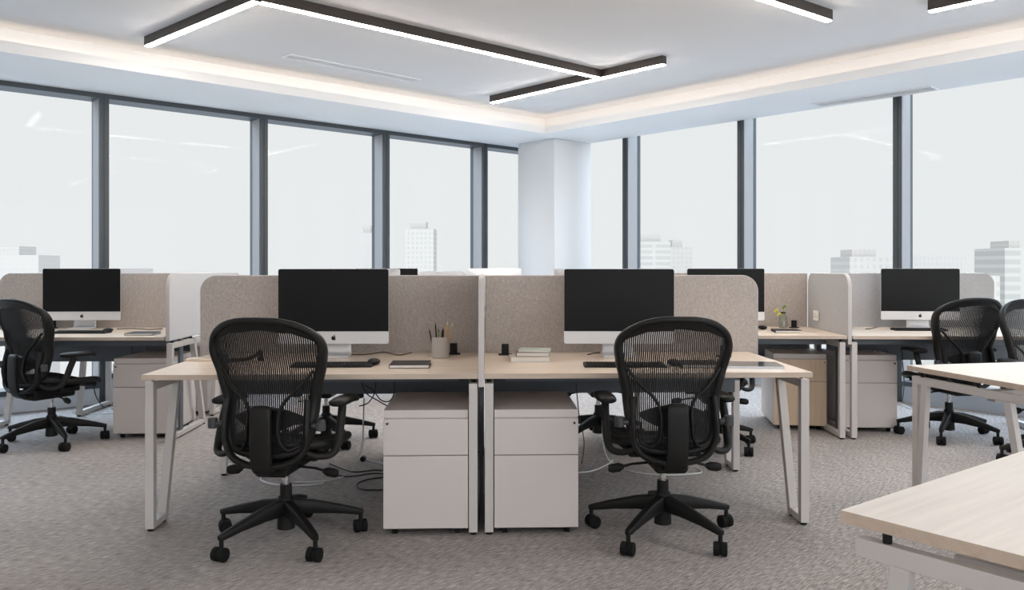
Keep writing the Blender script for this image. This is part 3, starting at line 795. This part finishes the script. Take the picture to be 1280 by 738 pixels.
def make_notebook(w_, d_, h_=.018, m_cover=cover):
    e = empty('notebook', (0, 0, 0), 0, '', 'notebook', 'notebooks')
    m = MB(); m.box(-w_/2, w_/2, 0, d_, 0, .0025); m.box(-w_/2, w_/2, 0, d_, h_-.0025, h_); m.box(-w_/2, -w_/2+.003, 0, d_, .0025, h_-.0025); m.build('cover', m_cover, e, bevel=.001)
    MB().box(-w_/2+.003, w_/2-.004, .003, d_-.003, .0025, h_-.0025).build('page_block', paper, e)
    return e
def make_cube_post():
    e = empty('power_post', (0, 0, 0), 0, '', 'power post', 'black pop-up power posts')
    m = MB(); m.prism(rrect(-.038, .038, -.024, .024, .012), 0, .006, 'z'); m.build('base_plate', blackr, e)
    m = MB(); m.prism(rrect(-.020, .020, -.016, .016, .006), .006, .062, 'z'); m.build('post', blackp, e, bevel=.002)
    return e
def on(px, py, z=DZ): return P(px, py, z)
comp = make_computer(); kb = make_keyboard(); ms = make_mouse(); ub = make_cube_post()
def put(proto, loc, rz, label, first=False, scale=None):
    o_ = proto if first else copy_tree(proto)
    place(o_, loc, rz, label)
    if scale: o_.scale = (scale,)*3
    return o_
r = math.radians
put(comp, (-.985, 4.565, DZ), r(1), 'silver and black computer on the left front desk', True)
put(comp, (.592, 4.575, DZ), r(-1), 'silver and black computer on the right front desk')
put(comp, ((119.3-640)/151, 6.63, DZ), r(3), 'silver and black computer on the far left desk')
put(comp, ((1124.5-640)/147, 6.68, DZ), r(-6), 'silver and black computer on the far right desk')
put(comp, ((901.5-640)/153, 6.62, DZ), r(-5), 'black-screened computer half hidden behind the right front screen end')
put(comp, ((441-640)/195.5, 5.28, DZ), r(180), 'computer turned away behind the left front screen, silver back edge showing')
put(comp, ((752-640)/195.5, 5.28, DZ), r(180), 'computer turned away behind the right front screen')
put(comp, ((150-640)/142, 7.25, DZ), r(182), 'computer turned away behind the far left screen, pale back showing')
put(comp, ((484-640)/127, 8.10, DZ), r(4), 'far computer whose black top shows above the left front screen')
put(comp, (-.20, 9.13, DZ), r(180), 'pale computer back peeking up beside the white column')
# keyboards
K = [(kb, on(413, 460), 2, 'black keyboard on the left front desk, partly behind the chair', 1),
     (kb, on(782, 460), -1, 'black keyboard on the right front desk, partly behind the chair', 0),
     (kb, on(97, 417.5), 2, 'black keyboard on the far left desk', 0),
     (kb, on(1153, 414), -5, 'black keyboard on the far right desk', 0)]
for pr_, p, a, lb, first in K: put(pr_, p, r(a), lb, first)
put(ms, on(467.5, 456), r(10), 'black mouse beside the notebook on the left front desk', True)
put(ms, on(842, 457), r(-4), 'black mouse on the right front desk, seen through the chair mesh')
put(ms, on(135, 415.5), r(5), 'black mouse on the far left desk')
put(ms, on(953, 412), r(0), 'black mouse on the desk with the flower bottle')
nb = make_notebook(.195, .20)
put(nb, on(511.5, 461), r(3), 'black notebook beside the mouse on the left front desk', True)
put(nb, on(877, 460.5), r(-2), 'black notebook on the right front desk, seen through the chair mesh')
put(nb, on(173, 420), r(6), 'black notebook on the far left desk')
put(nb, on(986, 416.5), r(-8), 'black notebook in front of the flower bottle')
put(ub, on(567, 443), M1.a, 'black power post right of the pencil cup', True)
put(ub, on(631.5, 444), M1.a, 'black power post left of the stack of books')
put(ub, on(992.5, 410), M3.a, 'black power post beside the flower bottle')
put(ub, on(66, 410.5), M2.a, 'black power post left of the far left computer')
put(ub, on(905, 446), M1.a, 'black power post near the right end of the right front screen')
# open silver-black tablet on the right front desk
e = empty('laptop', on(940, 461.5), r(-6), 'thin closed dark laptop reflecting the window at the right desk end', 'laptop')
m = MB(); m.prism(rrect(-.155, .155, 0, .215, .012), 0, .007, 'z'); m.build('laptop_base', trackpad, e)
m = MB(); m.prism(rrect(-.155, .155, 0, .215, .012), .0075, .0125, 'z'); m.build('laptop_lid', trackpad, e)
# wooden board near the left end
e = MB().box(-.17, .10, 0, .10, 0, .012).build('wooden_board', wood, None, bevel=.001, loc=on(272, 452)); tag(e, 'thin pale wooden board lying at the left end of the left front desk', 'board')
# dark items seen through the left chair's mesh
e = empty('headphones', on(303, 455), r(15), 'black headphones lying on the desk behind the left front chair', 'headphones')
m = MB(); m.tube(spline([(-.08, 0, .02), (-.03, .02, .018), (.03, .03, .022), (.075, .05, .045), (.085, .06, .06)], 5), .010, .010, 10); m.build('headband', cover, e, smooth=True)
for x, y, z in ((-.085, 0, .026), (.088, .062, .030)):
    m = MB(); m.cyl((x-.012, y, z), (x+.012, y, z), .026, seg=18); m.build('ear_cup', cover, e, smooth=True)
# pencil cup and its pencils
cp = on(550.5, 447)
e = empty('pencil_cup', cp, 0, 'round taupe cup holding pens and pencils on the left front desk', 'cup')
m = MB(); m.lathe([(.045, 0), (.048, .003), (.048, .112), (.045, .112), (.045, .008), (.0, .008)], seg=32); m.build('cup_wall', cup_m, e, smooth=True)
pens = [(-.030, -.010, -.22, .06, .150, cable_b, 'black pen leaning left at the left side of the cup'), (-.015, .012, -.08, .02, .178, cover, 'tall black pen upright near the left of the cup'),
        (-.002, -.008, -.06, .03, .150, pencil_g, 'short green marker in the middle of the cup'), (.012, .010, .02, .02, .150, graphite, 'dark pencil in the middle of the cup'),
        (.018, -.012, .12, .0, .188, pencil_y, 'tall yellow pencil at the right of the cup'), (.030, .004, .20, .04, .180, pencil_y, 'yellow pencil leaning furthest right in the cup'),
        (-.010, .02, .14, .05, .145, cable_b, 'short black pen behind the green marker')]
for (x, y, tx, ty, ln, mm, lb) in pens:
    d = Vector((tx, ty, 1)).normalized()
    o_ = empty('pencil' if 'pencil' in lb else 'pen', cp+Vector((x, y, .0095)), 0, lb, 'pencil' if 'pencil' in lb else 'pen', 'pens and pencils in the cup')
    MB().cyl((0, 0, 0), d*(ln-.018), .0038, seg=8).build('barrel', mm, o_, smooth=True)
    MB().cyl(d*(ln-.018), d*ln, .0036, .0012, 8).build('tip', cover if mm is not pencil_y else paper, o_, smooth=True)
# stack of books
bp = on(663, 453)
z = DZ
for (w_, d_, h_, dx, dy, a, mc, lb) in ((.205, .145, .026, .0, .0, 4, book_c, 'cream paperback at the bottom of the book stack'), (.175, .13, .022, .012, .012, -3, book_r, 'maroon-spined book in the middle of the stack'),
                                       (.165, .125, .013, .016, .014, -8, book_g, 'thin sage green book on top of the stack')):
    e = empty('book', (bp.x+dx, bp.y+dy, z+.0003), r(a), lb, 'book', 'books stacked on the right front desk')
    m = MB(); m.box(-w_/2, w_/2, 0, d_, 0, .002); m.box(-w_/2, w_/2, 0, d_, h_-.002, h_); m.box(-w_/2, -w_/2+.004, 0, d_, .002, h_-.002); m.build('cover', mc, e, bevel=.0008)
    MB().box(-w_/2+.004, w_/2-.003, .003, d_-.003, .002, h_-.002).build('page_block', paper, e)
    z += h_+.0005
# flower bottle
fp = on(979, 410)
e = empty('glass_bottle', fp, 0, 'clear glass bottle on the right back desk holding yellow flowers', 'bottle')
m = MB(); m.lathe([(.030, 0), (.034, .004), (.034, .075), (.028, .092), (.018, .103), (.018, .125), (.0155, .125), (.0155, .10), (.026, .088), (.031, .073), (.031, .008), (0, .007)], seg=28); m.build('bottle_glass', clear, e, smooth=True)
m = MB(); m.lathe([(.0195, .119), (.0205, .121), (.0205, .128), (.0195, .129)], seg=20); m.build('black_rim', cover, e)
for k_, (dx, hz) in enumerate(((-.055, .13), (-.03, .10), (.012, .16))):
    e = empty('flower_sprig', fp+Vector((0, 0, .01)), 0, ['yellow flower sprig leaning furthest left out of the glass bottle', 'low yellow flower sprig against the side of the glass bottle', 'pale upright sprig standing tallest in the glass bottle'][k_], 'flower', 'flowers in the glass bottle')
    pp = spline([(dx*.1, 0, 0), (dx*.12, .002, .09), (dx*.5, .004, (hz+.09)/2+.01), (dx, .006, hz)], 4)
    MB().tube(pp, .0014, .0014, 6, up=(0, 1, 0)).build('stem', leafm, e)
    m = MB()
    for q in range(7):
        a = q*.9; c_ = Vector((dx+.012*math.cos(a), .006+.012*math.sin(a), hz+.010*math.sin(a*1.7)))
        m.tube([c_-Vector((0, 0, .008)), c_, c_+Vector((0, 0, .008))], [.002, .008, .002], None, 7)
    m.build('blossom', flower_m if k_ < 2 else leafm, e, smooth=True)
# socket plate on the right divider
sp_ = M3(-.0185, .70, .855)
e = empty('power_socket', sp_, M3.a, 'white double power socket plate on the grey divider', 'socket')
MB().box(-.006, 0, -.065, .065, -.04, .04).build('face_plate', socket_m, e, bevel=.002)
for yy in (-.035, .0, .035):
    m = MB()
    for dz, dy in ((.012, 0), (-.008, -.006), (-.008, .006)): m.box(-.0065, -.0058, yy+dy-.002, yy+dy+.002, dz-.006, dz+.003)
    m.build('socket_slot', cover, e)

# ================================================================== CABLES
def cable(pts, rad, m_, label, name='power_cable', closed=False):
    p = spline([tuple(q) for q in pts], 8)
    o_ = MB().tube(p, rad, rad, 8).build(name, m_, None, smooth=True)
    return tag(o_, label, 'cable')
def fl(px, py, z=.005): return P(px, py, z)
def at(px, py, Y): return Vector(((px-640)/F*Y, Y, H-(py-YH)/F*Y))
def onD(px, py): return P(px, py, DZ+.004)
cable([onD(437, 443.5), onD(460, 443), onD(480, 440.5), onD(498, 444), onD(515, 440.8)], .0025, cable_b, 'black cable lying on the left front desk behind the mouse')
cable([onD(735, 443.5), onD(742, 441.5), onD(750, 441.2)], .003, cable_b, 'short black cable beside the stand of the right front computer')
cable([onD(146, 411.5), onD(165, 411), onD(185, 412), onD(203, 411.5)], .003, cable_b, 'black cable running right from the far left computer stand')
cable([onD(1096, 409), onD(1088, 411), onD(1082, 411.5)], .003, cable_b, 'short black cable at the left of the far right computer stand')
cable([onD(1139, 410.5), onD(1146, 409.8), onD(1155, 410.2), onD(1170, 409.5)], .003, cable_b, 'black cable running right from the far right computer stand')
cable([at(452, 478, 4.6), at(458, 492, 4.62), at(474, 502, 4.65), at(489, 511, 4.7)], .0035, cable_b, 'black cable hanging under the left front desk, running down to the right')
cable([at(470, 478, 4.65), at(468, 492, 4.65), at(460, 504, 4.7), at(449, 508, 4.7)], .0035, cable_b, 'black cable hanging in a loop under the left front desk near the armrest')
cable([at(456, 482, 4.7), at(466, 488, 4.7), at(476, 500, 4.7), at(486, 502, 4.7), at(492, 494, 4.7), at(493, 478, 4.7)], .0035, cable_b, 'black cable sagging like a hammock under the left front desk')
cable([at(455, 498, 4.75), at(454, 530, 4.75), at(452, 560, 4.75), fl(440, 588, .006), fl(425, 598), fl(402, 602), fl(368, 603)], .0045, cable_w, 'white cable dropping from the left front desk and curving over the carpet')
cable([fl(405, 604), fl(380, 607), fl(345, 606), fl(326, 600), fl(333, 594), fl(352, 592)], .005, cable_w, 'white cable loop on the carpet behind the left chair base')
cable([fl(412, 580), fl(440, 590), fl(470, 588), fl(500, 590), fl(530, 584)], .004, cable_b, 'black cable on the carpet between left chair and drawer unit')
cable([fl(410, 591), fl(435, 596), fl(470, 592), fl(500, 596)], .004, cable_b, 'lower black cable on the carpet left of the drawer unit')
cable([fl(480, 597), fl(458, 600), fl(446, 606), fl(452, 612), fl(470, 613), fl(490, 612)], .004, cable_b, 'black cable loop on the carpet at the left drawer unit foot')
cable([fl(455, 574, .012), fl(470, 578), fl(490, 582)], .006, cable_w, 'white plug cable on the carpet just left of the drawer unit')
e = MB().cyl((0, -.02, .018), (0, .02, .018), .017, seg=14).build('cable_plug', blackp, None, loc=fl(454, 577, 0)); tag(e, 'round black plug on the carpet left of the drawer unit', 'plug')
cable([fl(722, 591), fl(740, 589), fl(757, 582), fl(766, 576)], .0045, cable_w, 'white cable on the carpet right of the right drawer unit')
cable([at(755, 500, 4.95), at(753, 530, 4.95), at(755, 560, 4.95), fl(764, 578, .006), fl(790, 590), fl(830, 594), fl(872, 592), fl(876, 588), fl(868, 584)], .0045, cable_w, 'white cable falling beside the right chair and crossing under it')
cable([at(720, 478, 4.7), at(724, 520, 4.7), at(730, 552, 4.75), fl(727, 580, .006), fl(722, 592)], .003, cable_b, 'thin black cable hanging right of the right drawer unit')
cable([at(283, 478, 4.7), at(290, 500, 4.7), at(294, 520, 4.75)], .003, cable_b, 'thin black cable hanging behind the left chair')
cable([fl(90, 515), fl(110, 511), fl(128, 507), fl(150, 505)], .005, cable_w, 'white cable running to the far left drawer unit')
cable([fl(90, 516), fl(115, 517.5), fl(142, 517)], .004, cable_w, 'lower pale cable on the carpet by the far left drawer unit')
cable([at(118, 478, 6.1), at(118, 488, 6.15), at(122, 500, 6.25), fl(130, 509, .006), fl(142, 512)], .004, cable_b, 'black cable hanging in front of the far left window')
cable([at(164, 428, 6.4), at(165, 437, 6.4), at(165, 444, 6.4)], .003, cable_b, 'thin cable under the far left desk, left one of two')
cable([at(184, 428, 6.4), at(184, 438, 6.4)], .003, cable_b, 'thin cable under the far left desk, right one of two')
cable([at(1127, 424, 6.3), at(1128, 450, 6.3), at(1130, 480, 6.4), fl(1127, 502, .006), fl(1118, 508)], .004, cable_b, 'black cable hanging beside the far right drawer unit')
cable([fl(1112, 510), fl(1125, 505), fl(1140, 512), fl(1150, 508)], .0045, cable_w, 'white cable tangle on the carpet by the far right drawer unit')
cable([at(1088, 443, 6.5), at(1094, 436, 6.5), at(1100, 442, 6.5), at(1106, 436, 6.5), at(1112, 444, 6.5)], .003, cable_b, 'black wavy cable above the far right drawer unit')
